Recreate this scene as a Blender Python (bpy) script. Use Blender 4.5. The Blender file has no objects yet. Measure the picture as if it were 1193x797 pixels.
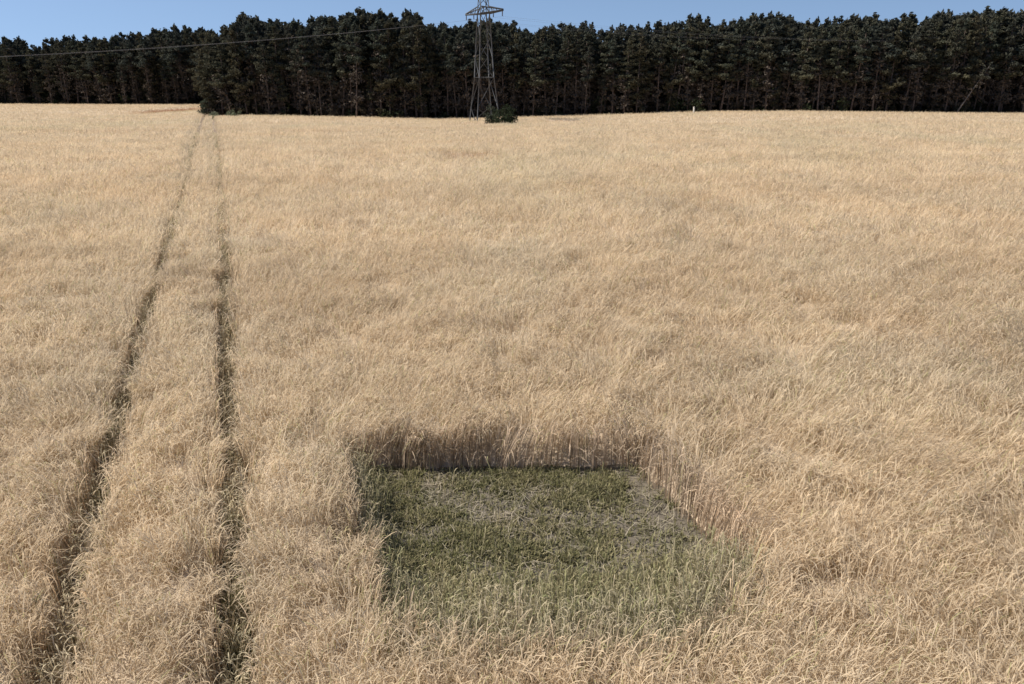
import bpy, math, random
import numpy as np
from mathutils import Vector, Matrix
random.seed(7)
rng = np.random.default_rng(11)
R = math.radians
scn = bpy.context.scene
# ------------------------------------------------------------------ camera, sky, sun, exposure
CAM_H = 7.2; PITCH = math.atan(338 / 930.0); F = 930.0
cam_d = bpy.data.cameras.new('camera'); cam = bpy.data.objects.new('camera', cam_d)
scn.collection.objects.link(cam); scn.camera = cam
cam.location = (0, 0, CAM_H); cam.rotation_euler = (math.pi / 2 - PITCH, 0, 0)
cam_d.sensor_width = 36; cam_d.lens = F / 1193 * 36; cam_d.clip_end = 8000; cam_d.clip_start = 0.1
SUN_EL, SUN_AZ = R(52), R(-92)            # azimuth measured from +Y towards +X: from the left
w = bpy.data.worlds.new('World'); scn.world = w; w.use_nodes = True
nt = w.node_tree; bgn = nt.nodes['Background']
sky = nt.nodes.new('ShaderNodeTexSky'); sky.sky_type = 'NISHITA'; sky.sun_disc = False
sky.sun_elevation = SUN_EL; sky.sun_rotation = SUN_AZ
sky.air_density = 1.0; sky.dust_density = 0.3; sky.ozone_density = 0.7; sky.altitude = 100
tc = nt.nodes.new('ShaderNodeTexCoord'); mp = nt.nodes.new('ShaderNodeVectorMath'); mp.operation = 'ADD'
mp.inputs[1].default_value = (0, 0, 0.26)
nt.links.new(tc.outputs['Generated'], mp.inputs[0]); nt.links.new(mp.outputs[0], sky.inputs['Vector'])
nt.links.new(sky.outputs[0], bgn.inputs['Color']); bgn.inputs['Strength'].default_value = 0.09
sd = bpy.data.lights.new('sun', 'SUN'); sun = bpy.data.objects.new('sun', sd); scn.collection.objects.link(sun)
sd.energy = 4.3; sd.angle = R(0.6); sd.color = (1, 0.93, 0.84)
sdir = Vector((math.sin(SUN_AZ) * math.cos(SUN_EL), math.cos(SUN_AZ) * math.cos(SUN_EL), math.sin(SUN_EL)))
sun.rotation_euler = sdir.to_track_quat('Z', 'Y').to_euler(); sun.location = (0, 0, 60)
vs = scn.view_settings
vs.view_transform = 'Standard'; vs.look = 'None'; vs.exposure = 0.74; vs.gamma = 1; vs.use_curve_mapping = False
scn.cycles.max_bounces = 6; scn.cycles.diffuse_bounces = 3; scn.cycles.transmission_bounces = 3

# ------------------------------------------------------------------ helpers
col = scn.collection
def smooth(a, b, x):
    t = np.clip((x - a) / (b - a), 0, 1); return t * t * (3 - 2 * t)
_grids = {}
def vnoise(x, y, s, seed=0):               # smooth value noise in 0..1, period 256 cells
    if seed not in _grids: _grids[seed] = np.random.default_rng(1000 + seed).random((256, 256))
    G = _grids[seed]
    u = np.asarray(x, float) / s; v = np.asarray(y, float) / s
    i = np.floor(u).astype(int); j = np.floor(v).astype(int); fu = u - i; fv = v - j
    fu = fu * fu * (3 - 2 * fu); fv = fv * fv * (3 - 2 * fv)
    a = G[i % 256, j % 256]; b = G[(i + 1) % 256, j % 256]; c = G[i % 256, (j + 1) % 256]; d = G[(i + 1) % 256, (j + 1) % 256]
    return (a * (1 - fu) + b * fu) * (1 - fv) + (c * (1 - fu) + d * fu) * fv
def fnoise(x, y, s, seed=0):
    return (vnoise(x, y, s, seed) + .5 * vnoise(x, y, s * .47, seed + 1) + .25 * vnoise(x, y, s * .21, seed + 2)) / 1.75

_pd = np.array([0, 30, 45, 60, 80, 110, 140, 180, 260, 400, 700, 6000.])
_pz = np.array([0, 0, -.02, -.35, -1.3, -2.95, -4.6, -6.6, -8.9, -11.5, -14, -14.])
_fd = np.linspace(0, 6000, 12001); _fz = np.interp(_fd, _pd, _pz)
_k = np.ones(31) / 31; _fz[16:-16] = np.convolve(_fz, _k, 'same')[16:-16]; _fz[:60] = 0
def ground(x, y):
    x = np.asarray(x, float); y = np.asarray(y, float)
    z = np.interp(np.maximum(y, 0), _fd, _fz)
    far = smooth(70, 170, y)
    lat = .55 * np.sin((x - 25) / 38.0) * smooth(-60, 0, x) + .5 * np.exp(-((x - 50) / 25.) ** 2) - .25 * np.exp(-((x + 15) / 14.) ** 2)
    z = z + far * lat * np.clip(1 - (y - 300) / 200, 0, 1)
    z = z + .10 * smooth(14, 30, y) * (fnoise(x, y, 14, 40) - .5) * 2
    return z

SP, CP = math.sin(PITCH), math.cos(PITCH)
def px_ray(px, py):
    u = (px - 596.5) / F; v = (py - 398.5) / F
    return np.array([u, CP - v * SP, -SP - v * CP])
def px_hit(px, py, dz=0.0):                # where the sight line of a photo pixel meets the ground (+dz)
    d = px_ray(px, py); t = np.linspace(4, 420, 41600)
    P = np.array([0, 0, CAM_H]) + t[:, None] * d
    i = np.argmax(P[:, 2] < ground(P[:, 0], P[:, 1]) + dz)
    return P[i]
def top_z(x, y, py):                       # height at which a point over (x, y) shows at photo row py
    v = (py - 398.5) / F
    return CAM_H + y * (-SP - v * CP) / (CP - v * SP)
def px_of(x, y, z):
    dz = z - CAM_H; dep = y * CP - dz * SP
    return 596.5 + F * x / dep, 398.5 + F * (-dz * CP - y * SP) / dep

def mesh_from(name, V, Q=None, T=None, mats=(), attr=None, mat_idx=None, parent=None, smooth_=False):
    me = bpy.data.meshes.new(name)
    V = np.asarray(V, np.float32).reshape(-1, 3)
    Q = np.zeros((0, 4), np.int32) if Q is None else np.asarray(Q, np.int32).reshape(-1, 4)
    T = np.zeros((0, 3), np.int32) if T is None else np.asarray(T, np.int32).reshape(-1, 3)
    me.vertices.add(len(V)); me.vertices.foreach_set('co', V.ravel())
    nl = Q.size + T.size; me.loops.add(nl); me.loops.foreach_set('vertex_index', np.concatenate([Q.ravel(), T.ravel()]))
    npoly = len(Q) + len(T); me.polygons.add(npoly)
    st = np.concatenate([np.arange(len(Q)) * 4, Q.size + np.arange(len(T)) * 3]).astype(np.int32)
    me.polygons.foreach_set('loop_start', st)
    if mat_idx is not None: me.polygons.foreach_set('material_index', np.asarray(mat_idx, np.int32))
    if smooth_: me.polygons.foreach_set('use_smooth', np.ones(npoly, bool))
    for m in mats: me.materials.append(m)
    if attr is not None:
        a = me.attributes.new('tint', 'FLOAT_COLOR', 'POINT')
        c = np.ones((len(V), 4), np.float32); c[:, :3] = attr
        a.data.foreach_set('color', c.ravel())
    me.update(calc_edges=True); me.validate()
    o = bpy.data.objects.new(name, me); col.objects.link(o)
    if parent: o.parent = parent
    return o
def tag(o, label=None, cat=None, group=None, kind=None):
    if label: o['label'] = label
    if cat: o['category'] = cat
    if group: o['group'] = group
    if kind: o['kind'] = kind
    return o
def empty(name, loc, rz=0.0):
    o = bpy.data.objects.new(name, None); o.location = loc; o.rotation_euler = (0, 0, rz)
    o.empty_display_size = .3; col.objects.link(o); return o
class MB:                                   # collects ribbons, tubes and bars into one mesh
    def __init__(s): s.V = []; s.Q = []; s.T = []; s.C = []; s.n = 0
    def add(s, V, Q=None, T=None, C=(1, 1, 1)):
        V = np.asarray(V, float).reshape(-1, 3); s.V.append(V)
        if Q is not None and len(Q): s.Q.append(np.asarray(Q, int).reshape(-1, 4) + s.n)
        if T is not None and len(T): s.T.append(np.asarray(T, int).reshape(-1, 3) + s.n)
        C = np.asarray(C, float); s.C.append(np.broadcast_to(C, (len(V), 3)).copy()); s.n += len(V)
    def tube(s, pts, rad, n=7, C=(1, 1, 1)):
        pts = np.asarray(pts, float); rad = np.broadcast_to(rad, len(pts))
        V = []
        for i, p in enumerate(pts):
            t = pts[min(i + 1, len(pts) - 1)] - pts[max(i - 1, 0)]; t /= np.linalg.norm(t) + 1e-9
            a = np.array([1., 0, 0]) if abs(t[0]) < .8 else np.array([0, 1., 0])
            u = np.cross(t, a); u /= np.linalg.norm(u); v = np.cross(t, u)
            for k in range(n):
                q = 2 * math.pi * k / n; V.append(p + rad[i] * (math.cos(q) * u + math.sin(q) * v))
        Q = [[i * n + k, i * n + (k + 1) % n, (i + 1) * n + (k + 1) % n, (i + 1) * n + k] for i in range(len(pts) - 1) for k in range(n)]
        T = []
        for base, fl in ((0, 1), ((len(pts) - 1) * n, 0)):
            for k in range(1, n - 1): T.append([base, base + k + fl, base + k + 1 - fl])
        s.add(V, Q, T, C)
    def angle_bar(s, a, b, w_=.09, C=(1, 1, 1)): # an L-profile steel member
        a = np.asarray(a, float); b = np.asarray(b, float); t = b - a; t /= np.linalg.norm(t)
        h = np.array([0, 0, 1.]) if abs(t[2]) < .9 else np.array([1., 0, 0])
        u = np.cross(t, h); u /= np.linalg.norm(u); v = np.cross(t, u); k = w_ * .18
        prof = [(0, 0), (w_, 0), (w_, k), (k, k), (k, w_), (0, w_)]
        V = [e + (x - w_ / 2) * u + (y - w_ / 2) * v for e in (a, b) for x, y in prof]
        Q = [[i, (i + 1) % 6, 6 + (i + 1) % 6, 6 + i] for i in range(6)] + [[0, 1, 2, 3], [0, 3, 4, 5], [6, 9, 8, 7], [6, 11, 10, 9]]
        s.add(V, Q, None, C)
    def ribbons(s, P, W, side, C):          # P (n,k,3) W (n,k) side (n,3) C (n,3) or (n,k,3)
        n, k, _ = P.shape
        off = side[:, None, :] * W[..., None] * .5
        V = np.stack([P - off, P + off], axis=2).reshape(-1, 3)
        b = (np.arange(n) * 2 * k)[:, None, None] + (np.arange(k - 1) * 2)[None, :, None] + np.array([0, 1, 3, 2])[None, None, :]
        C = np.asarray(C, float)
        if C.ndim == 2: C = np.repeat(C[:, None, :], k, 1)
        s.add(V, b.reshape(-1, 4), None, np.repeat(C, 2, axis=1).reshape(-1, 3))
    def build(s, name, mat, parent=None, smooth_=False, mats=None, mat_idx=None):
        V = np.concatenate(s.V); C = np.concatenate(s.C)
        return mesh_from(name, V, np.concatenate(s.Q) if s.Q else None, np.concatenate(s.T) if s.T else None,
                         mats or [mat], C, mat_idx, parent, smooth_)

# ------------------------------------------------------------------ materials
def new_mat(name):
    m = bpy.data.materials.new(name); m.use_nodes = True; t = m.node_tree
    for n in list(t.nodes): t.nodes.remove(n)
    return m, t, t.nodes.new('ShaderNodeOutputMaterial')
def noise(t, scale, detail=3, coord='Object', rough=.6):
    c = t.nodes.new('ShaderNodeTexCoord'); n = t.nodes.new('ShaderNodeTexNoise')
    n.inputs['Scale'].default_value = scale; n.inputs['Detail'].default_value = detail; n.inputs['Roughness'].default_value = rough
    t.links.new(c.outputs[coord], n.inputs['Vector']); return n
def ramp(t, src, stops):
    r = t.nodes.new('ShaderNodeValToRGB'); e = r.color_ramp.elements
    e[0].position, e[0].color = stops[0][0], (*stops[0][1], 1); e[1].position, e[1].color = stops[-1][0], (*stops[-1][1], 1)
    for p, c in stops[1:-1]: x = e.new(p); x.color = (*c, 1)
    t.links.new(src, r.inputs[0]); return r.outputs[0]
def mul(t, a, b, f=1.0, mode='MULTIPLY'):
    m = t.nodes.new('ShaderNodeMix'); m.data_type = 'RGBA'; m.blend_type = mode; m.inputs[0].default_value = f
    for s, v in ((6, a), (7, b)):
        if isinstance(v, tuple): m.inputs[s].default_value = (*v, 1)
        else: t.links.new(v, m.inputs[s])
    return m.outputs[2]
def leafy(name, base, trans, stops, scale=.25, fine=None):  # tinted by the per-plant attribute and by broad noise
    m, t, out = new_mat(name)
    at = t.nodes.new('ShaderNodeAttribute'); at.attribute_name = 'tint'
    c = mul(t, at.outputs['Color'], base)
    c = mul(t, c, ramp(t, noise(t, scale, 4).outputs[0], stops))
    d = t.nodes.new('ShaderNodeBsdfDiffuse'); tr = t.nodes.new('ShaderNodeBsdfTranslucent'); mx = t.nodes.new('ShaderNodeMixShader')
    mx.inputs[0].default_value = trans
    t.links.new(c, d.inputs[0]); t.links.new(c, tr.inputs[0]); t.links.new(d.outputs[0], mx.inputs[1]); t.links.new(tr.outputs[0], mx.inputs[2])
    t.links.new(mx.outputs[0], out.inputs[0]); return m
def solid(name, stops, scale, rough=.9, bump=0.3, bscale=None, metal=0.0, tint=False):
    m, t, out = new_mat(name); p = t.nodes.new('ShaderNodeBsdfPrincipled')
    n = noise(t, scale, 6); c = ramp(t, n.outputs[0], stops)
    if tint:
        at = t.nodes.new('ShaderNodeAttribute'); at.attribute_name = 'tint'; c = mul(t, c, at.outputs['Color'])
    t.links.new(c, p.inputs['Base Color']); p.inputs['Roughness'].default_value = rough; p.inputs['Metallic'].default_value = metal
    if bump:
        b = t.nodes.new('ShaderNodeBump'); b.inputs['Strength'].default_value = bump; b.inputs['Distance'].default_value = .05
        t.links.new(noise(t, bscale or scale * 4, 5).outputs[0], b.inputs['Height']); t.links.new(b.outputs[0], p.inputs['Normal'])
    t.links.new(p.outputs[0], out.inputs[0]); return m
STRAW = (.66, .545, .385)
M_rye = leafy('rye_straw', STRAW, .48, [(.3, (.86, .83, .80)), (.5, (.97, .96, .95)), (.7, (1.06, 1.06, 1.05))], .22)
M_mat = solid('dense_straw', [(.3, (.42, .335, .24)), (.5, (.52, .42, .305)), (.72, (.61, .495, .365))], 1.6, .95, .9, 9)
M_soil = solid('field_soil', [(.3, (.13, .10, .072)), (.5, (.22, .17, .125)), (.7, (.32, .26, .185))], 3.0, .95, .8, 20)
M_plot = solid('plot_soil', [(.3, (.08, .068, .05)), (.5, (.13, .11, .08)), (.7, (.165, .14, .105))], 2.6, .95, .8, 24)
M_green = leafy('green_weed', (1, 1, 1), .35, [(.3, (.8, .85, .8)), (.7, (1.1, 1.1, 1.1))], 1.4)
M_litter = solid('needle_litter', [(.3, (.035, .026, .018)), (.7, (.08, .06, .04))], .8, .95, .6)
M_needle = leafy('pine_needles', (.060, .061, .048), .22, [(.3, (.65, .75, .75)), (.5, (1, 1, 1)), (.7, (1.35, 1.25, 1.1))], .35)
M_leaf = leafy('shrub_leaves', (1, 1, 1), .25, [(.3, (.75, .75, .75)), (.7, (1.2, 1.2, 1.15))], .8)
M_bark = solid('pine_bark', [(.3, (.045, .036, .03)), (.5, (.085, .068, .057)), (.7, (.14, .115, .095))], 1.3, .95, .5, 8, tint=True)
M_twig = leafy('dead_twigs', (.085, .072, .060), .05, [(.3, (.8, .8, .8)), (.7, (1.2, 1.15, 1.1))], .5)
M_steel = solid('galvanised_steel', [(.3, (.055, .055, .055)), (.7, (.09, .09, .09))], 2.0, .75, 0)
M_dark = solid('darkened_steel', [(.3, (.025, .027, .03)), (.7, (.05, .052, .055))], 2.0, .7, 0)  # cross-arm silhouette against the sky put into the steel's colour; bracing shares it
M_glass = solid('brown_insulator', [(.3, (.06, .04, .035)), (.7, (.10, .07, .06))], 3.0, .3, 0)
M_wire = solid('aluminium_cable', [(.3, (.12, .12, .125)), (.7, (.16, .16, .165))], .5, .8, 0)
M_post = solid('pale_weathered_wood', [(.3, (.34, .31, .27)), (.7, (.50, .47, .41))], 4, .9, .3)

# ------------------------------------------------------------------ layout taken off the photograph
TL = [px_hit(*p, .6) for p in [(8, 960), (30, 880), (62, 790), (84, 690), (106, 600), (130, 500), (159, 400), (190, 300), (216, 210), (229, 158), (236, 138), (241, 128)]]
TR = [px_hit(*p, .6) for p in [(290, 960), (284, 880), (277, 790), (272, 690), (270, 600), (267, 500), (263, 400), (260, 300), (255, 210), (250, 158), (248, 138), (246, 128)]]
def poly_dist(x, y, pts):
    pts = np.asarray(pts)[:, :2]; d = np.full(np.shape(x), 1e9)
    for a, b in zip(pts[:-1], pts[1:]):
        ab = b - a; t = np.clip(((x - a[0]) * ab[0] + (y - a[1]) * ab[1]) / (ab @ ab), 0, 1)
        d = np.minimum(d, np.hypot(x - a[0] - t * ab[0], y - a[1] - t * ab[1]))
    return d
BL = px_hit(402, 552)[:2]; BR = px_hit(742, 550)[:2]; RE = px_hit(836, 655)[:2]
e_s = BR - BL; WP = np.linalg.norm(e_s); e_s /= WP
e_f = RE - BR; e_f /= np.linalg.norm(e_f); LP = 5.6; VR = float(np.linalg.norm(RE - BR))
Minv = np.linalg.inv(np.stack([e_s, e_f], 1))
def plot_uv(x, y):                          # u across, v towards the camera, in metres from the far left corner
    q = np.stack([x - BL[0], y - BL[1]], 0); u = Minv @ q.reshape(2, -1)
    return u[0].reshape(np.shape(x)), u[1].reshape(np.shape(x))
def vmax(u): return LP + (VR + 1.15 - LP) * smooth(.6 * WP, 1.03 * WP, u)
def plot_sd(x, y):                          # signed distance: negative inside
    u, v = plot_uv(x, y); wob = (fnoise(x, y, .5, 60) - .5) * .3
    return np.maximum(np.maximum(-u, u - WP), np.maximum(-v, v - vmax(u) + .5 * smooth(1.2, 0, u))) + wob
def track_d(x, y):
    wob = (fnoise(x, y, .9, 70) - .5) * .13 * (1 - .6 * smooth(20, 60, y))
    return (np.minimum(poly_dist(x, y, TL), poly_dist(x, y, TR)) + wob) / (1 - .32 * smooth(14, 40, y) + .75 * smooth(40, 80, y))
TRACK_W = .215
def edge_y(x):                              # near edge of the wood
    x = np.asarray(x, float)
    r = 181 + 2.5 * np.sin(x / 17.0) + 3 * (vnoise(x, x * 0, 6, 80) - .5)
    l = 258 + 3 * np.sin(x / 14.0)
    t = np.clip((-68 - x) / 26.0, 0, 1)
    return r * (1 - t) + l * t
# ------------------------------------------------------------------ ground
def grid(name, xs, ys, zf, mat, kind='structure', warp=None):
    X, Y = np.meshgrid(xs, ys)
    if warp: X, Y = warp(X, Y)
    Z = zf(X, Y); nx, ny = len(xs), len(ys)
    i = np.arange(nx - 1)[None, :] + np.arange(ny - 1)[:, None] * nx
    Q = np.stack([i, i + 1, i + nx + 1, i + nx], -1).reshape(-1, 4)
    o = mesh_from(name, np.stack([X, Y, Z], -1).reshape(-1, 3), Q, None, [mat], None, None, None, True)
    if kind: o['kind'] = kind
    return o
ys = np.concatenate([np.arange(-60, 0, 6), np.arange(0, 60, 1.), np.arange(60, 300, 3.), np.geomspace(300, 6000, 30)])
xs = np.concatenate([-np.geomspace(300, 6000, 20)[::-1], np.arange(-297, 298, 3.), np.geomspace(300, 6000, 20)])
grid('field_ground', xs, ys, ground, M_soil)
us = np.linspace(-230, 200, 216); vsn = np.concatenate([np.linspace(0, 1, 30), [1.5, 2.5, 4, 8, 16]])
def wf(X, Y): return X, edge_y(X) - 1.5 + Y * (430 - edge_y(X))
grid('forest_floor', us, vsn, lambda x, y: ground(x, y) + .05, M_litter, warp=wf)
def wp(X, Y): return BL[0] + X * e_s[0] + Y * e_f[0], BL[1] + X * e_s[1] + Y * e_f[1]
grid('cut_plot_ground', np.linspace(-.25, WP + .25, 90), np.linspace(-.25, LP + .25, 80),
     lambda x, y: ground(x, y) + .012 + .05 * fnoise(x, y, .35, 90), M_plot, warp=wp)
for pts in (TL, TR):
    mb = MB(); P = np.asarray(pts); V = []
    seg = []
    for a, b in zip(P[:-1], P[1:]):
        n = max(2, int(np.linalg.norm(b - a) / .4))
        for k in range(n): seg.append(a + (b - a) * k / n)
    seg = np.asarray(seg); t = np.gradient(seg[:, :2], axis=0); t /= np.linalg.norm(t, axis=1)[:, None]; nrm = np.stack([t[:, 1], -t[:, 0]], 1)
    offs = np.linspace(-.3, .3, 7)
    G = seg[:, None, :2] + nrm[:, None, :] * offs[None, :, None]
    Z = ground(G[..., 0], G[..., 1]) + .012 - .03 * np.cos(offs / .3 * 1.5)[None, :] * 0 + .03 * fnoise(G[..., 0], G[..., 1], .3, 91)
    V = np.concatenate([G, Z[..., None]], -1).reshape(-1, 3); ny = len(seg)
    i = np.arange(6)[None, :] + np.arange(ny - 1)[:, None] * 7
    o = mesh_from('wheel_track', V, np.stack([i, i + 1, i + 8, i + 7], -1).reshape(-1, 4), None, [M_soil], None, None, None, True)
    o['kind'] = 'structure'

# ------------------------------------------------------------------ rye crop (uncountable: one object)
def in_view(x, y, m=1.18):
    return np.abs(x) < (.70 * y + 2.5) * m
CROP = MB()
def side_of(th): return np.stack([np.cos(th), np.sin(th), np.zeros_like(th)], 1)
def scatter(d0, d1, dens):
    xm = .76 * d1 + 6.5; n = int(2 * xm * (d1 - d0) * dens)
    x = rng.uniform(-xm, xm, n); y = rng.uniform(d0, d1, n)
    k = (np.abs(x) < .76 * y + 6.5) & (y < edge_y(x) - .6)
    x, y = x[k], y[k]
    clump = fnoise(x, y, .28 + d0 * .006, 3)
    k = rng.random(len(x)) < .55 + .9 * clump
    return x[k], y[k]
def bare(x, y):                            # thin or lodged places out in the field
    b = np.zeros(np.shape(x))
    for (px, py, rx, ry) in BARE:
        c = px_hit(px, py, .8); b = np.maximum(b, np.exp(-(((x - c[0]) / rx) ** 2 + ((y - c[1]) / ry) ** 2)))
    return b
BARE = [(205, 127.5, 6, 22), (262, 134, 4, 7), (652, 141, 3.0, 6), (6, 153, 5, 3.2), (130, 154, 6, 2.4), (480, 151, 5, 3), (368, 154, 5, 2.4), (545, 181, 2.0, 1.8), (563, 144, 4, 6)]
BARE_W = [1, .7, 1, .9, .3, .4, .5, .6, .8]
_bc = [(px_hit(a, b, .8), c, d, w_) for (a, b, c, d), w_ in zip(BARE, BARE_W)]
def bare(x, y):
    b = np.zeros(np.shape(x))
    for c, rx, ry, w_ in _bc:
        wob = .6 + .8 * fnoise(x, y, 1.6, 95)
        b = np.maximum(b, w_ * np.exp(-((((x - c[0]) / rx) ** 2 + ((y - c[1]) / ry) ** 2) / wob) ** 2))
    return b
def crop_h(x, y):
    return .93 + .10 * (fnoise(x, y, 1.7, 10) - .5) * 2 + .07 * (fnoise(x, y, .55, 14) - .5) * 2 - .15 * (fnoise(x, y, 6.5, 17) > .62) * 0
def lean_vec(x, y):
    a = 2 * math.pi * (1.6 * fnoise(x, y, 2.3, 20) + .9 * vnoise(x, y, .6, 24))
    m = .04 + .48 * vnoise(x, y, 1.0, 27) ** 1.6
    return np.cos(a) * m + .10, np.sin(a) * m - .06
def tint_of(x, y, n, seed=30):
    b = rng.normal(1.0, .085, n)[:, None]
    warm = (fnoise(x, y, 3.1, seed) - .5)[:, None]
    c = b * (1 + warm * np.array([.06, -.01, -.09])[None, :])
    g = rng.random(n) < .035
    c[g] = c[g] * np.array([.72, .82, .62])
    # slightly olive streaks far out, pinker ground tones near by
    st = smooth(.55, .8, fnoise(x, y * .35, 9, 33))[:, None] * smooth(18, 60, y)[:, None]
    c = c * (1 + st * np.array([-.06, -.025, -.03]))
    return np.clip(c, .25, 1.6)
zones = [(3.6, 10, 600, 1.0, 6, 1), (10, 17, 520, 1.1, 6, 1), (17, 28, 340, 1.3, 6, 1), (28, 45, 170, 1.8, 5, 0), (45, 75, 80, 2.6, 4, 0), (75, 120, 34, 4.0, 4, 0), (120, 262, 13, 6.0, 3, 0)]
for (d0, d1, dens, ws, k, leaf) in zones:
    x, y = scatter(d0, d1, dens)
    sd_ = plot_sd(x, y); td = track_d(x, y); bz = bare(x, y)
    keep = (sd_ > 0) & (td > TRACK_W) & (rng.random(len(x)) > bz * .35)
    x, y, sd_, td, bz = x[keep], y[keep], sd_[keep], td[keep], bz[keep]
    n = len(x); gz = ground(x, y); h = crop_h(x, y) * rng.normal(1, .075, n) * (1 - .35 * bz)
    ed_ = np.minimum(sd_, td - TRACK_W); edge = ((sd_ < .28) | (td - TRACK_W < .16)) & (y < 32); rim = ((sd_ < .16) | (td - TRACK_W < .06)) & (y < 32)
    h = np.where(edge, h * rng.uniform(.8, 1.02, n), h)
    lx, ly = lean_vec(x, y); lx = lx + rng.normal(0, .10, n); ly = ly + rng.normal(0, .10, n)
    lx = np.where(edge, lx * .5, lx); ly = np.where(edge, ly * .5, ly)
    t0 = np.where(edge, 0.0, .42 if k == 6 else .55)
    c = tint_of(x, y, n)
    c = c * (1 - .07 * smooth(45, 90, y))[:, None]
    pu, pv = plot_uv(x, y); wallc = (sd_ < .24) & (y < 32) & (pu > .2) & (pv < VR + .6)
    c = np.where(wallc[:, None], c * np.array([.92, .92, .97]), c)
    c = np.where(rim[:, None], c * (rng.choice([.45, .7, 1.0, 1.3], n)[:, None] * np.array([1.0, .97, .95])), c)
    c = c * (1 - .75 * bz[:, None] * np.array([.62, .85, .95]))
    edir = np.arctan2(ly, lx) + rng.normal(0, .7, n); el = rng.uniform(.12, .28, n) * (1 if k == 6 else 1.2)
    up = rng.uniform(.1, 1.25, n); dr = rng.uniform(.1, 1.0, n)
    es = rng.uniform(.35, 1.0, n)
    if k == 6: st = [0., .5, 1.]; ea = [.33, .7, 1.0]
    elif k == 5: st = [0., 1.]; ea = [.3, .7, 1.]
    elif k == 4: st = [0., 1.]; ea = [.45, 1.]
    else: st = [0., 1.]; ea = [1.]
    P = []; W = []; Cc = []
    for s in st:
        t = t0 + (1 - t0) * s
        P.append(np.stack([x + lx * h * t * t, y + ly * h * t * t, gz + h * t * (1 - .12 * t * np.hypot(lx, ly))], 1))
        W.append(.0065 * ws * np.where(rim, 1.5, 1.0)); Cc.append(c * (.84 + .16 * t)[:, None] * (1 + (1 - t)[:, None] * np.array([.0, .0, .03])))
    top = P[-1]
    for j, s in enumerate(ea):
        P.append(top + np.stack([np.cos(edir) * el * s * es, np.sin(edir) * el * s * es, el * (up * s - dr * s * s)], 1))
        W.append(np.full(n, (.0105 if j < len(ea) - 1 else .004) * ws)); Cc.append(c * 1.02)
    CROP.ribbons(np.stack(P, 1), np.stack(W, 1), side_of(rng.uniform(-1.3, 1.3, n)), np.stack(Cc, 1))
    if leaf:                                # dry blades arching between the ears
        m = rng.random(n) < .8; xx, yy, hh, cc = x[m], y[m], h[m], c[m]; nn = len(xx); g2 = gz[m]
        t = rng.uniform(.35, .95, nn); a = rng.uniform(0, 2 * math.pi, nn); L = rng.uniform(.14, .36, nn)
        b0 = np.stack([xx + lx[m] * hh * t * t, yy + ly[m] * hh * t * t, g2 + hh * t], 1); PP = [b0]; WW = [np.full(nn, .006 * ws)]
        for s, wd in ((.35, .010), (.7, .009), (1., .003)):
            PP.append(b0 + np.stack([np.cos(a) * L * s, np.sin(a) * L * s, L * (.55 * s - .85 * s * s)], 1)); WW.append(np.full(nn, wd * ws))
        sv = np.stack([-np.sin(a), np.cos(a), rng.uniform(-.6, .6, nn)], 1); sv /= np.linalg.norm(sv, axis=1)[:, None]
        CROP.ribbons(np.stack(PP, 1), np.stack(WW, 1), sv, cc * rng.uniform(.72, 1.02, nn)[:, None])
n_rib = sum(len(q) for q in CROP.Q)
# dense lower storey of straw: a sheet well under the ears that drops to the soil at the gaps
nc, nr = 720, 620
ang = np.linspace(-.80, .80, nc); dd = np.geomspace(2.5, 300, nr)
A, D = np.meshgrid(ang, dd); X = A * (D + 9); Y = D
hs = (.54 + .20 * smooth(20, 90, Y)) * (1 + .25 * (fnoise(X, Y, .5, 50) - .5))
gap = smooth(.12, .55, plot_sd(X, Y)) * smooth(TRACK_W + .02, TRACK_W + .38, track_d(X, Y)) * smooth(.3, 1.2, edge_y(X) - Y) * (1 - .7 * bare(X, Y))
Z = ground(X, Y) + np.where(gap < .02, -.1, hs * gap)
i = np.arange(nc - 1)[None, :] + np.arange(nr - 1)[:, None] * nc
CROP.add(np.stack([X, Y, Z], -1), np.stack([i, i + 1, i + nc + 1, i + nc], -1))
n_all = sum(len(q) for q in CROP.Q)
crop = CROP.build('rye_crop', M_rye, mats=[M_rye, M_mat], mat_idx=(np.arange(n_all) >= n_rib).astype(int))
tag(crop, 'ripe straw coloured rye field filling the ground up to the wood', 'crop', kind='stuff')
print('crop faces', n_all)

# ------------------------------------------------------------------ weeds and cut straw in the plot and the tracks
def weeds(mb, x, y, h, greenish, wd=.016, blades=3):
    n = len(x)
    for b in range(blades):
        a = rng.uniform(0, 2 * math.pi, n); L = h * rng.uniform(.6, 1.15, n); sp = rng.uniform(.15, .9, n)
        b0 = np.stack([x + rng.normal(0, .015, n), y + rng.normal(0, .015, n), ground(x, y)], 1); P = [b0]; W = [np.full(n, wd * .7)]
        for s, q in ((.4, 1.), (.75, .9), (1., .25)):
            P.append(b0 + np.stack([np.cos(a) * L * sp * s * s, np.sin(a) * L * sp * s * s, L * (1.1 * s - .45 * sp * s * s)], 1)); W.append(np.full(n, wd * q))
        sv = side_of(a + math.pi / 2 + rng.normal(0, .5, n))
        g = np.clip(greenish + rng.normal(0, .25, n), 0, 1)[:, None]
        gc = np.array([.145, .142, .062]); bc = np.array([.38, .32, .20])
        mb.ribbons(np.stack(P, 1), np.stack(W, 1), sv, (gc * g + bc * (1 - g)) * rng.uniform(.7, 1.25, n)[:, None])
mb = MB()
n = 46000; u = rng.uniform(-.1, WP + .1, n); v = rng.uniform(-.05, LP + .15, n) ; x, y = wp(u, v)
cl = fnoise(x, y, .45, 62); front = v / vmax(u)
k = (rng.random(n) < (.24 + .95 * smooth(.42, .66, cl)) * (1 - .8 * smooth(WP - .75, WP - .3, u))) & (plot_sd(x, y) < .12)
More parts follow.
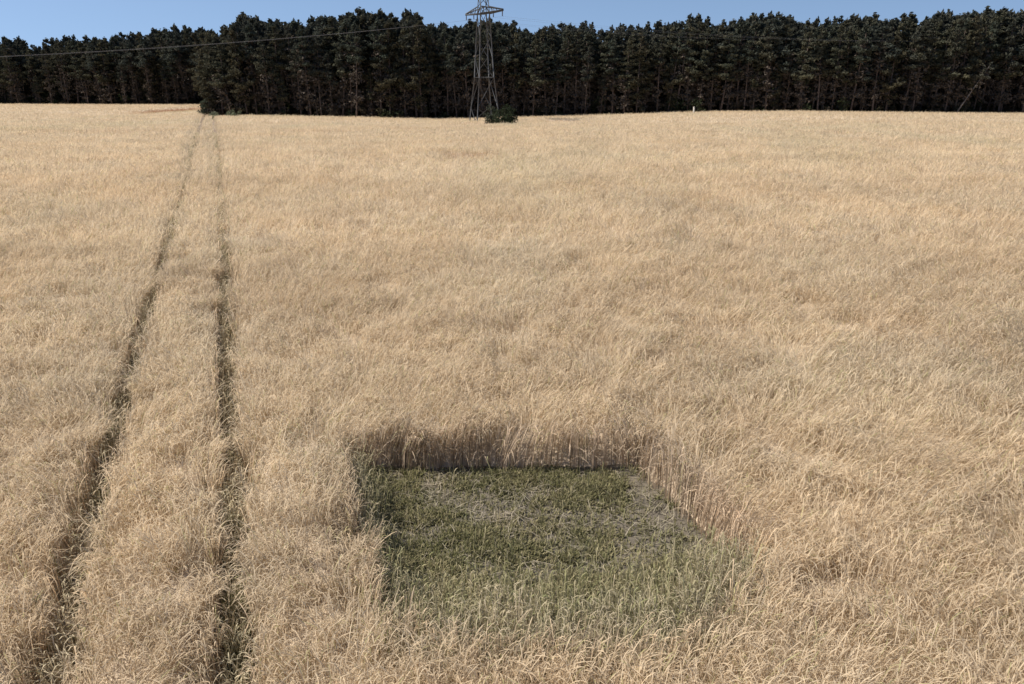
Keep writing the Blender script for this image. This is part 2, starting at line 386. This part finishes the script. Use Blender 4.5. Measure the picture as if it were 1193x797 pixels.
x, y, cl, front, u = x[k], y[k], cl[k], front[k], u[k]
left = smooth(.9, 0, u)
grn = .58 - .62 * smooth(.40, .95, front) - .25 * left + .3 * (fnoise(x, y, 1.1, 63) - .5)
hh = .06 + .13 * cl + .38 * smooth(.5, 1., front) * vnoise(x, y, .6, 64) + .30 * left * vnoise(x, y, .4, 65)
weeds(mb, x, y, hh, grn, .018, 3)
o = mb.build('plot_weeds', M_green); tag(o, 'low green weeds and grass covering the cut square in the rye', 'weeds', kind='stuff')
mb = MB()                                   # cut straw lying about
n = 5200; u = rng.uniform(0, WP, n); v = rng.uniform(0, LP, n); x, y = wp(u, v)
k = rng.random(n) < .25 + .75 * smooth(.45, .7, fnoise(x, y, .6, 66)) + .5 * smooth(WP - .8, WP, u); x, y = x[k], y[k]; n = len(x)
a = rng.uniform(0, math.pi, n); L = rng.uniform(.08, .4, n); b0 = np.stack([x, y, ground(x, y) + rng.uniform(.03, .11, n)], 1)
dv = np.stack([np.cos(a), np.sin(a), rng.normal(0, .12, n)], 1) * L[:, None]
mb.ribbons(np.stack([b0 - dv / 2, b0 + rng.normal(0, .015, (n, 3)), b0 + dv / 2], 1), np.full((n, 3), .009), np.stack([-np.sin(a), np.cos(a), np.zeros(n)], 1),
           np.array([.42, .36, .27])[None] * rng.uniform(.4, 1.2, n)[:, None])
# thin regrowth that merges into the standing rye at the near and left sides
n = 14000; u = rng.uniform(0, WP, n); v = rng.uniform(0, LP + .3, n); x, y = wp(u, v); fr = v / vmax(u)
pr = np.maximum(smooth(.50, .98, fr + .16 * (fnoise(x, y, .7, 72) - .5)) ** 1.3, .8 * smooth(.75, .0, u + .5 * (fnoise(x, y, .6, 73) - .5)))
k = (rng.random(n) < pr) & (fr < 1.08) & ((u < WP - .45) | (v > VR + .5)); x, y, pr = x[k], y[k], pr[k]; n = len(x)
h = (.32 + .56 * pr) * rng.uniform(.6, 1.12, n); g0 = ground(x, y); l1 = rng.normal(.05, .13, n); l2 = rng.normal(0, .13, n); ed = rng.uniform(0, 6.28, n); el = rng.uniform(.1, .2, n)
P = [np.stack([x + l1 * h * t * t, y + l2 * h * t * t, g0 + h * t], 1) for t in (0, .5, 1.)]
P += [P[2] + np.stack([np.cos(ed) * el * s_ * .7, np.sin(ed) * el * s_ * .7, el * (.8 * s_ - .6 * s_ * s_)], 1) for s_ in (.5, 1.)]
gg = np.clip(pr * .9 + rng.normal(0, .25, n), 0, 1)[:, None]; cc = (np.array([.58, .48, .34]) * gg + np.array([.30, .275, .14]) * (1 - gg)) * rng.uniform(.7, 1.15, n)[:, None]
mb.ribbons(np.stack(P, 1), np.stack([np.full(n, .007), np.full(n, .008), np.full(n, .008), np.full(n, .010), np.full(n, .003)], 1), side_of(rng.uniform(-1.2, 1.2, n)), cc)
# stubble and stray upright stalks
n = 9500; u = rng.uniform(0, WP, n); v = rng.uniform(0, LP, n); x, y = wp(u, v); fr = v / vmax(u)
k = rng.random(n) < .12 + .85 * smooth(.5, .95, fr) + .5 * smooth(.8, 0, u); x, y, fr, u = x[k], y[k], fr[k], u[k]; n = len(x)
h = rng.uniform(.08, .3, n) + rng.uniform(0, .62, n) * smooth(.45, .9, fr) + .45 * smooth(.6, 0, u) * rng.random(n)
h = np.where(rng.random(n) < .02, h + .3, h)
g0 = ground(x, y); l1 = rng.normal(0, .13, n); l2 = rng.normal(0, .13, n); ed = rng.uniform(0, 6.28, n); el = np.where(h > .3, .13, .02)
P = [np.stack([x, y, g0], 1), np.stack([x + l1 * h, y + l2 * h, g0 + h], 1)]
P += [P[1] + np.stack([np.cos(ed) * el * s * .6, np.sin(ed) * el * s * .6, el * (.8 * s - .5 * s * s)], 1) for s in (.5, 1.)]
gg = rng.random(n)[:, None]; cc = (np.array([.46, .38, .25]) * gg + np.array([.27, .27, .13]) * (1 - gg))
mb.ribbons(np.stack(P, 1), np.stack([np.full(n, .008), np.full(n, .011), np.where(h > .3, .018, .008), np.full(n, .004)], 1), side_of(rng.uniform(-1.2, 1.2, n)), cc)
o = mb.build('plot_stubble', M_green); tag(o, 'pale cut straw, stubble and stray stalks in the square clearing', 'stubble', kind='stuff')
for pts, nm in ((TL, 'left'), (TR, 'right')):
    mb = MB(); P = np.asarray(pts)[:, :2]; seg = np.linalg.norm(np.diff(P, axis=0), axis=1); cum = np.concatenate([[0], np.cumsum(seg)])
    n = 8000; s = rng.random(n) ** 1.5 * min(cum[-1], 75); x = np.interp(s, cum, P[:, 0]) + rng.normal(0, .10, n); y = np.interp(s, cum, P[:, 1])
    k = rng.random(n) < smooth(.36, .62, fnoise(x, y, 1.3, 67)); x, y = x[k], y[k]
    weeds(mb, x, y, .12 + .30 * vnoise(x, y, .8, 68), .62 + .5 * (vnoise(x, y, 1.2, 69) - .5), .016 , 3)
    n = 8000; s = rng.random(n) ** 1.5 * min(cum[-1], 95); x = np.interp(s, cum, P[:, 0]) + rng.normal(0, .16, n); y = np.interp(s, cum, P[:, 1])
    k = rng.random(n) < .25 + .75 * smooth(.42, .6, fnoise(x, y, 1.1, 75)); x, y = x[k], y[k]; m_ = len(x)
    h = rng.uniform(.25, .72, m_); l1 = rng.normal(.0, .15, m_); l2 = rng.normal(0, .15, m_); ed = rng.uniform(0, 6.28, m_); el = rng.uniform(.1, .2, m_); g0 = ground(x, y); ww = 1 + y / 25
    Pq = [np.stack([x + l1 * h * t * t, y + l2 * h * t * t, g0 + h * t], 1) for t in (0, .5, 1.)]
    Pq += [Pq[2] + np.stack([np.cos(ed) * el * q * .7, np.sin(ed) * el * q * .7, el * (.8 * q - .6 * q * q)], 1) for q in (.5, 1.)]
    mb.ribbons(np.stack(Pq, 1), np.stack([.007 * ww, .008 * ww, .008 * ww, .012 * ww, .004 * ww], 1), side_of(rng.uniform(-1.2, 1.2, m_)), np.array([.62, .52, .36])[None] * rng.uniform(.5, 1.15, m_)[:, None])
    n = 1100; s = rng.random(n) ** 1.4 * min(cum[-1], 75); x = np.interp(s, cum, P[:, 0]) + rng.normal(0, .11, n); y = np.interp(s, cum, P[:, 1])
    weeds(mb, x, y, rng.uniform(.2, .65, n), .12, .010, 1)
    o = mb.build('track_weeds', M_green)
    tag(o, 'green weeds growing along the %s wheel track' % nm, 'weeds', kind='stuff')

# ------------------------------------------------------------------ pines
def tufts(mb, cen, rad, n, size, colr, flat=.55, rs=None):
    rs = rs or rng
    d = rs.normal(0, 1, (n, 3)); d /= np.linalg.norm(d, axis=1)[:, None]; r = rs.random(n) ** .45
    p = np.asarray(cen)[None] + d * (r * rad)[:, None] * np.array([1, 1, flat])
    a = rs.normal(0, 1, (n, 3)); a /= np.linalg.norm(a, axis=1)[:, None]; b = np.cross(a, rs.normal(0, 1, (n, 3))); b /= np.linalg.norm(b, axis=1)[:, None]
    s = size * rs.uniform(.5, 1.3, n)[:, None]
    V = np.stack([p - a * s, p + b * s * .45, p + a * s, p - b * s * .45], 1).reshape(-1, 3)
    c = np.asarray(colr)[None] * rs.uniform(.75, 1.25, n)[:, None]
    mb.add(V, np.arange(4 * n).reshape(-1, 4), None, np.repeat(c, 4, 0))
def pine_meshes(seed, crown_from, spread, dead, dens=1.0, lean=0.0, size=.33, nside=7, green=(1, 1, 1), low=0):
    """unit pine 20 m tall: crown of needle clumps on limbs, bare trunk below"""
    rs = np.random.default_rng(seed); H = 20.0
    tr = MB(); cr = MB(); bx, by = rs.normal(0, .35, 2)
    def axis(t): return np.array([bx * math.sin(t * 3.1) + lean * t * H * .5, by * math.sin(t * 2.3), t * H])
    ts = np.linspace(0, .97, 9); tr.tube([axis(t) - np.array([0, 0, .3 if t == 0 else 0]) for t in ts], [.21 * (1 - .78 * t) for t in ts], nside,
                                          C=(1.05, .95, .9))
    dead = dead * 2.0
    nl = int(34 * dens)
    for i in range(nl):
        t = crown_from + (1 - crown_from) * (i + rs.random() * .8) / nl; t = min(t, .985)
        p = axis(t); a = rs.uniform(0, 2 * math.pi)
        prof = (1 - ((t - crown_from) / (1 - crown_from)) ** rs.uniform(1.1, 2.2)) * .9 + .10
        L = spread * prof * rs.uniform(.5, 1.2); e = p + np.array([math.cos(a) * L, math.sin(a) * L, L * rs.uniform(-.05, .5)])
        mid = (p + e) / 2 + np.array([0, 0, -.12 * L])
        tr.tube([p, mid, e], [.065 * (1.2 - t), .045 * (1.2 - t), .012], 4, C=(.95, .85, .8))
        tufts(cr, e, .36 + .30 * L * rs.uniform(.6, 1.1), int((26 + 16 * L) * dens), size, green, .48, rs)
        if L > 1.3: tufts(cr, mid + np.array([0, 0, .15]), .35 + .28 * L, int((16 + 9 * L) * dens), size, green, .55, rs)
    tufts(cr, axis(.965), .5, int(30 * dens), size * .9, green, 1.5, rs); tufts(cr, axis(1.0), .22, int(14 * dens), size * .8, green, 3.0, rs)
    nd = int(dead * 26); dm = MB()          # dead side twigs under the crown
    for i in range(nd):
        t = rs.uniform(.12, crown_from + .25); p = axis(t); a = rs.uniform(0, 2 * math.pi); L = rs.uniform(.5, 2.1)
        e = p + np.array([math.cos(a) * L, math.sin(a) * L, rs.uniform(-.5, .4)])
        tr.tube([p, e], [.03, .008], 3, C=(.8, .75, .75))
        tufts(dm, e * .65 + p * .35, .5 * L, 12, .34, (1, 1, 1), .6, rs)
    if low:
        for i in range(low):
            t = rs.uniform(.04, crown_from); p = axis(t); a = rs.uniform(0, 2 * math.pi); L = rs.uniform(.5, 2.0) * (1.2 - t)
            tufts(cr, p + np.array([math.cos(a) * L, math.sin(a) * L, 0]), .9, 40, size, np.array(green) * .9, .7, rs)
    return tr, cr, (dm if nd else None)
KINDS = [
    dict(crown_from=.52, spread=2.5, dead=1.0, dens=1.05, green=(1, 1, 1)),
    dict(crown_from=.60, spread=2.1, dead=1.3, dens=.95, green=(.9, .98, .95)),
    dict(crown_from=.42, spread=2.6, dead=.8, dens=1.15, green=(1.1, 1.08, .95)),
    dict(crown_from=.60, spread=3.1, dead=1.5, dens=.95, green=(.95, 1.02, 1.05)),
    dict(crown_from=.36, spread=2.1, dead=1.2, dens=1.0, green=(1.08, 1.02, .85)),
    dict(crown_from=.30, spread=2.6, dead=.4, dens=1.3, green=(1.1, 1.0, .85), low=10),
    dict(crown_from=.56, spread=2.4, dead=1.0, dens=.95, green=(1, .98, .9)),
]
protos = []
for i, kd in enumerate(KINDS):
    tr, cr, dm = pine_meshes(100 + i, **kd)
    protos.append((tr, cr, dm))
ROOTS = []
def crown_build(cr, dm, root):
    k = sum(len(q) for q in cr.Q)
    if dm: cr.add(np.concatenate(dm.V), np.concatenate(dm.Q), None, np.concatenate(dm.C))
    tot = sum(len(q) for q in cr.Q)
    return cr.build('crown', M_needle, root, mats=[M_needle, M_twig], mat_idx=(np.arange(tot) >= k).astype(int))
def first_pine(i):
    tr, cr, dm = protos[i]; root = empty('pine_tree', (0, 0, 0))
    tr.build('trunk', M_bark, root, True); crown_build(cr, dm, root)
    return root
def copy_tree(r):
    c = r.copy(); col.objects.link(c)
    for ch in r.children:
        d = ch.copy(); col.objects.link(d); d.parent = c
    return c
SKY = np.array([(-200, 50), (0, 46), (22, 41), (38, 56), (60, 44), (100, 43), (130, 40), (160, 40), (190, 33), (215, 31), (236, 35), (256, 37), (270, 30), (285, 17), (305, 22), (330, 22), (360, 24),
                (378, 19), (402, 13), (430, 12), (460, 18), (480, 15), (500, 24), (525, 28), (560, 24), (590, 24), (605, 30), (618, 36), (640, 31), (662, 27), (686, 28), (702, 33), (735, 30),
                (760, 28), (792, 22), (815, 19), (830, 26), (862, 20), (900, 17), (925, 22), (950, 24), (982, 20), (1010, 17), (1030, 22), (1045, 17), (1070, 17), (1100, 15), (1125, 14), (1150, 9), (1170, 13), (1193, 14), (1400, 14)])
spots = []
def hgt(x, y, drop):
    px, _ = px_of(x, y, 10); py = np.interp(px, SKY[:, 0], SKY[:, 1]) + drop
    return top_z(x, y, py) - float(ground(x, y))
# right-hand front of the wood: three staggered rows
for row, (off, step) in enumerate(((1.5, 2.35), (4.6, 2.6), (8.0, 3.0))):
    x = -70 + row
    while x < 132:
        yy = float(edge_y(x)) + off + rng.uniform(-1.1, 1.1); xx = x + rng.uniform(-.7, .7)
        spots.append((xx, yy, hgt(xx, yy, abs(rng.normal(0, 6)) + (8, 5, 1)[row]), row)); x += step * rng.uniform(.75, 1.25)
# left wood, farther off
for row, (off, step) in enumerate(((1.5, 4.2), (6, 4.6))):
    x = -178 + row
    while x < -96:
        yy = float(edge_y(x)) + off + rng.uniform(-1.5, 1.5)
        spots.append((x + rng.uniform(-1, 1), yy, hgt(x, yy, abs(rng.normal(0, 4)) + (4, 1)[row]), row)); x += step * rng.uniform(.7, 1.3)
# the flank that runs away from the corner
for k in range(14):
    t = (k + .5) / 14; x = -69 - 25 * t + rng.uniform(.5, 3); yy = float(edge_y(-68 - 26 * t)) + 2
    spots.append((x, yy, hgt(x, yy, 3), 0))
print('pines', len(spots))
spots = spots[:299]
used = {}
def zone(x, y, row):
    px, _ = px_of(x, y, 0)
    if y > 235: z = 'of the far left wood'
    elif px < 300: z = 'at the wooded corner'
    elif px < 545: z = 'between corner and pylon'
    elif px < 640: z = 'behind the pylon'
    elif px < 820: z = 'between pylon and post'
    elif px < 1010: z = 'right of the post'
    else: z = 'at the right end'
    return z
KL = ['dark pine with mid-high crown', 'slim pine with short high crown', 'broad pine with deep crown', 'bare-stemmed pine with spreading top',
      'narrow olive-green pine', 'bushy pine with low branches', 'grey-green pine with open crown']
RL = ['in the front row', 'in the second row', 'in the third row']
for (x, y, H, row) in spots:
    if row == 0 and rng.random() < .28: H *= rng.uniform(.55, .85)
    kd = int(rng.integers(0, 7))
    if kd == 5 and rng.random() < .5: kd = 2
    px, _ = px_of(x, y, 0)
    if (px < 300 and y < 240 and row == 0) and rng.random() < .7: kd = 5
    if kd not in used: o = first_pine(kd); used[kd] = o
    else: o = copy_tree(used[kd])
    s = H / 20.0; o.location = (x, y, float(ground(x, y))); o.scale = (s * rng.uniform(.8, 1.35), s * rng.uniform(.8, 1.35), s)
    o.rotation_euler = (rng.normal(0, .035), rng.normal(0, .045), rng.uniform(0, 6.28))
    z = zone(x, y, row); tag(o, '%s %s %s' % (KL[kd], RL[row], z), 'tree', 'pines: ' + KL[kd] + ', row %d, ' % (row + 1) + z)
# one pale leaning pine near the right end
tr, cr, dm = pine_meshes(300, .62, 2.2, .4, .8, lean=-.0)
c = px_hit(1136, 132, .9); cx, cy = c[0], float(edge_y(c[0])) - .3
root = empty('pine_tree', (cx, cy, float(ground(cx, cy)))); root.rotation_euler = (0, R(28), 0); root.scale = (.75, .75, .62)
M_pale = solid('pale_bark', [(.3, (.09, .078, .068)), (.7, (.15, .13, .115))], 1.5, .95, .4, 8)
tr.build('trunk', M_pale, root, True); crown_build(cr, dm, root)
tag(root, 'pale pine trunk leaning to the right at the forest edge near the right end', 'tree')

# the rest of the wood: one mass, 900 slimmer pines behind the front rows
def cat(mb): return np.concatenate(mb.V), np.concatenate(mb.Q) if mb.Q else np.zeros((0, 4), int), np.concatenate(mb.T) if mb.T else np.zeros((0, 3), int), np.concatenate(mb.C)
lows = []
for i in range(4):
    tr, cr, dm = pine_meshes(500 + i, (.5, .6, .42, .55)[i], 2.4, .25, .62, size=.52, nside=4)
    lows.append((cat(tr), cat(cr)))
FM = MB(); FC = MB(); cnt = 0
def put(mb, data, M, loc):
    V, Q, T, C = data; mb.add(V @ M.T + loc, Q, T, C)
for row in range(13):
    off = 12 + row * 4.2; x = -200
    while x < 150:
        yy = float(edge_y(x)) + off + rng.uniform(-1.8, 1.8); xx = x + rng.uniform(-1, 1)
        drop = abs(rng.normal(0, 4.5)) + 1.5
        H = hgt(xx, yy, drop + (2.5 if rng.random() < .75 else -3.5)); a = rng.uniform(0, 6.28); s = H / 20
        M = np.array([[math.cos(a), -math.sin(a), 0], [math.sin(a), math.cos(a), 0], [0, 0, 1]]) * np.array([s, s, s])
        lt, lc = lows[int(rng.integers(0, 4))]; loc = np.array([xx, yy, float(ground(xx, yy))])
        put(FM, lt, M, loc); put(FC, lc, M, loc); cnt += 1; x += (3.3 + .25 * row) * rng.uniform(.75, 1.25)
print('mass trees', cnt)
V1, Q1, T1, C1 = cat(FM); V2, Q2, T2, C2 = cat(FC); n1 = len(V1)
o = mesh_from('pine_wood', np.concatenate([V1, V2]), np.concatenate([Q1, Q2 + n1]), np.concatenate([T1, T2 + n1]), [M_bark, M_needle], np.concatenate([C1, C2]),
              np.concatenate([np.zeros(len(Q1)), np.ones(len(Q2)), np.zeros(len(T1)), np.ones(len(T2))]))
tag(o, 'dense dark pine wood behind the front rows of trees', 'wood', kind='stuff')
# undergrowth below the trees
U = MB()
for k in range(2300):
    deep = k > 650; x = rng.uniform(-200, 150); dy = rng.uniform(10, 62) if deep else rng.random() ** 1.5 * 22; y = float(edge_y(x)) + .6 + dy
    r = rng.uniform(.5, 1.5); h = rng.uniform(.5, 1.6) * (1 + 1.6 * (fnoise(x, 0, 14, 84) > .52) * rng.random())
    cc = np.array([.075, .062, .045]) if rng.random() < .6 else np.array([.045, .055, .03])
    z = float(ground(x, y))
    if deep: h = rng.uniform(2, 8) + (rng.uniform(2, 6) if dy > 42 else 0); r = rng.uniform(1.3, 2.4)
    for q in range(int(2 + h * (.9 if deep else 1.5))):
        tufts(U, (x + rng.normal(0, .5 * r), y + rng.normal(0, .5 * r), z + .4 + h * rng.random()), r, 30 if deep else 34, .5 if deep else .26, cc * rng.uniform(.7, 1.2), .8)
o = U.build('undergrowth', M_leaf); tag(o, 'low dark undergrowth beneath the pines along the forest edge', 'undergrowth', kind='stuff')

# ------------------------------------------------------------------ shrubs that stand out
def shrub(px, py, w_, h_, colr, label, cat='bush', n=26, name='shrub', yadd=0.0, grp=None, size=.17, spine=0):
    c = px_hit(px, py, .9); x, y = c[0], c[1] + yadd; z = float(ground(x, y)); root = empty(name, (x, y, z)); st = MB(); lf = MB()
    for k in range(n):
        a = rng.uniform(0, 6.28); r = w_ / 2 * rng.random() ** .6; hh = h_ * math.sqrt(max(.05, 1 - (r / (w_ / 2)) ** 2 * .8)) * rng.uniform(.35, 1.0)
        e = np.array([math.cos(a) * r, math.sin(a) * r, hh])
        st.tube([(0, 0, -.1), e * [.35, .35, .55], e], [.035, .02, .008], 4)
        tufts(lf, e, .28 + .12 * h_, 62, size, np.array(colr) * rng.uniform(.75, 1.25), .8)
        tufts(lf, e * [1, 1, .45], .3 + .1 * h_, 40, size, np.array(colr) * rng.uniform(.6, 1.0), .9)
    st.build('stems', M_bark, root); lf.build('foliage', M_leaf, root); tag(root, label, cat, grp); return root
shrub(587, 143.5, 4.2, 3.7, (.030, .038, .022), 'dark green bush under the right leg of the pylon', n=26)
shrub(573, 143, 2.2, 3.6, (.055, .062, .045), 'grey-green upright bush between the legs of the pylon', n=12)
shrub(250, 134.5, 3.2, 1.6, (.20, .21, .14), 'pale grey-green bush at the tip of the wooded corner', n=16)
shrub(272, 134.5, 3.4, 1.8, (.17, .19, .12), 'pale bush just right of the tip of the wooded corner', n=16)
shrub(246, 132, 4.5, 4.6, (.060, .070, .050), 'tall dusky bush at the very corner of the wood', n=30, size=.22)
shrub(264, 132, 4.5, 5.6, (.055, .070, .040), 'tall leafy bush behind the two pale corner bushes', n=30, size=.22)

# ------------------------------------------------------------------ post
c = px_hit(807, 131, .9); x, y = c[0], c[1] - 1.0; z = float(ground(x, y))
root = empty('marker_post', (x, y, z)); m = MB()
for a, b in (((0, 0, -.1), (0, 0, 2.0)),): m.tube([a, (0.01, 0, 1.0), b, (0, 0, 2.04)], [.19, .185, .18, .10], 10)
m.build('post', M_post, root, True); m = MB(); m.tube([(0, 0, 2.04), (0, 0, 2.12)], [.21, .05], 10); m.build('cap', M_post, root, True)
tag(root, 'short pale post at the foot of the wood right of the pylon', 'post')

# ------------------------------------------------------------------ pylon
pc = px_hit(564, 142, .75); PX, PY = pc[0], pc[1] + 2.2; PZ = float(ground(PX, PY))
LA = R(21)                                  # the line runs from near left to far right
ztop = top_z(PX, PY, 16) - PZ               # underside of the lower cross-arm above the base
s_px = (PY * CP + 4) / F
b0 = 34 * s_px / 2 / 1.18; b1 = 12.5 * s_px / 2 / 1.18
pyl = empty('electricity_pylon', (PX, PY, PZ), LA)
tag(pyl, 'grey steel lattice electricity pylon standing in the rye before the wood', 'pylon')
HT = ztop + 11
def half(z):
    kink = ztop * .44
    bk = b0 + (b1 - b0) * .62
    if z < kink: return b0 + (bk - b0) * z / kink
    if z < ztop: return bk + (b1 - bk) * (z - kink) / (ztop - kink)
    return b1 + (.12 - b1) * (z - ztop) / (HT - ztop)
cor = [(-1, -1), (1, -1), (1, 1), (-1, 1)]
for sx, sy in cor:
    m = MB(); zz = [0, ztop * .44, ztop, HT]
    for a, b in zip(zz[:-1], zz[1:]):
        m.angle_bar((sx * half(a), sy * half(a), a - (.3 if a == 0 else 0)), (sx * half(b), sy * half(b), b), .20 if a < ztop else .15)
    lg = m.build('leg', M_steel, pyl)
    f = MB(); f.tube([(sx * half(0), sy * half(0), -.3), (sx * half(0), sy * half(0), .35)], [.42, .34], 8); f.build('footing', M_post, lg)
m = MB(); lev = [0, ztop * .17, ztop * .44, ztop * .62, ztop * .80, ztop, ztop + 1.2, ztop + 2.6, ztop + 4.2, ztop + 6, ztop + 8, HT]
for i, (a, b) in enumerate(zip(lev[:-1], lev[1:])):
    ha, hb = half(a), half(b)
    for k in range(4):
        (ax, ay), (bx_, by_) = cor[k], cor[(k + 1) % 4]
        if i % 2: m.angle_bar((ax * ha, ay * ha, a), (bx_ * hb, by_ * hb, b), .10)
        else: m.angle_bar((bx_ * ha, by_ * ha, a), (ax * hb, ay * hb, b), .10)
        if i in (2, 5, 7): m.angle_bar((ax * ha, ay * ha, a + .01), (bx_ * ha, by_ * ha, a + .01), .16 if i == 2 else .12)
m.build('bracing', M_dark, pyl)
ins = []
def crossarm(z, L, dz, hang):
    m = MB(); bh = half(z)
    for s in (-1, 1):
        tip = (0, s * L, z + .15)
        for sx in (-1, 1):
            m.angle_bar((sx * bh, s * bh, z), tip, .24); m.angle_bar((sx * bh * .8, s * bh * .8, z + dz), (0, s * L, z + .3), .22)
            for t in (.2, .4, .6, .8):
                p = lambda q, e: np.array((sx * bh * (1 - q), s * (bh + (L - bh) * q), z + e * (1 - q) + .15 * q))
                m.angle_bar(p(t, 0), p(t - .1, dz), .08)
        for t in (.15, .35, .55, .75):
            w0 = bh * (1 - t); yv = s * (bh + (L - bh) * t); m.angle_bar((-w0, yv, z + .15 * t), (w0, yv + s * .5, z + .15 * t), .07)
    arm = m.build('crossarm', M_dark, pyl)
    for yv in hang:
        q = MB(); pts = []; rr = []
        for k in range(9): pts += [(0, yv, z + .1 - k * .10), (0, yv, z + .05 - k * .10)]; rr += [.05, .13]
        q.tube(pts, rr, 8); q.build('insulator', M_glass, arm); ins.append((yv, z - .8))
    return arm
crossarm(ztop, 10.2, 1.2, (-9.9, -5.4, 5.4, 9.9))
# conductors
def cable(p0, sgn, span, sag, rise, label, r=.008):
    m = MB(); pts = []
    for k in range(61):
        t = k / 60; pts.append((sgn * span * t, p0[0], p0[1] + rise * t - 4 * sag * t * (1 - t)))
    m.tube(pts, r, 5); o = m.build('power_cable', M_wire)
    o.location = (PX, PY, PZ); o.rotation_euler = (0, 0, LA); tag(o, label, 'cable', 'cables strung from the pylon'); return o
nm = {-9.9: 'outer near end of the lower cross-arm', -5.4: 'inner near part of the lower cross-arm', 5.4: 'inner far part of the lower cross-arm', 9.9: 'outer far end of the lower cross-arm',
      }
for p in ins:
    for sgn, sd_n in ((-1, 'left'), (1, 'right')):
        cable(p, sgn, 260, 7.6 if sgn < 0 else 7.4, 0 if sgn < 0 else 9, 'thin power cable running %s from the %s' % (sd_n, nm[p[0]]))
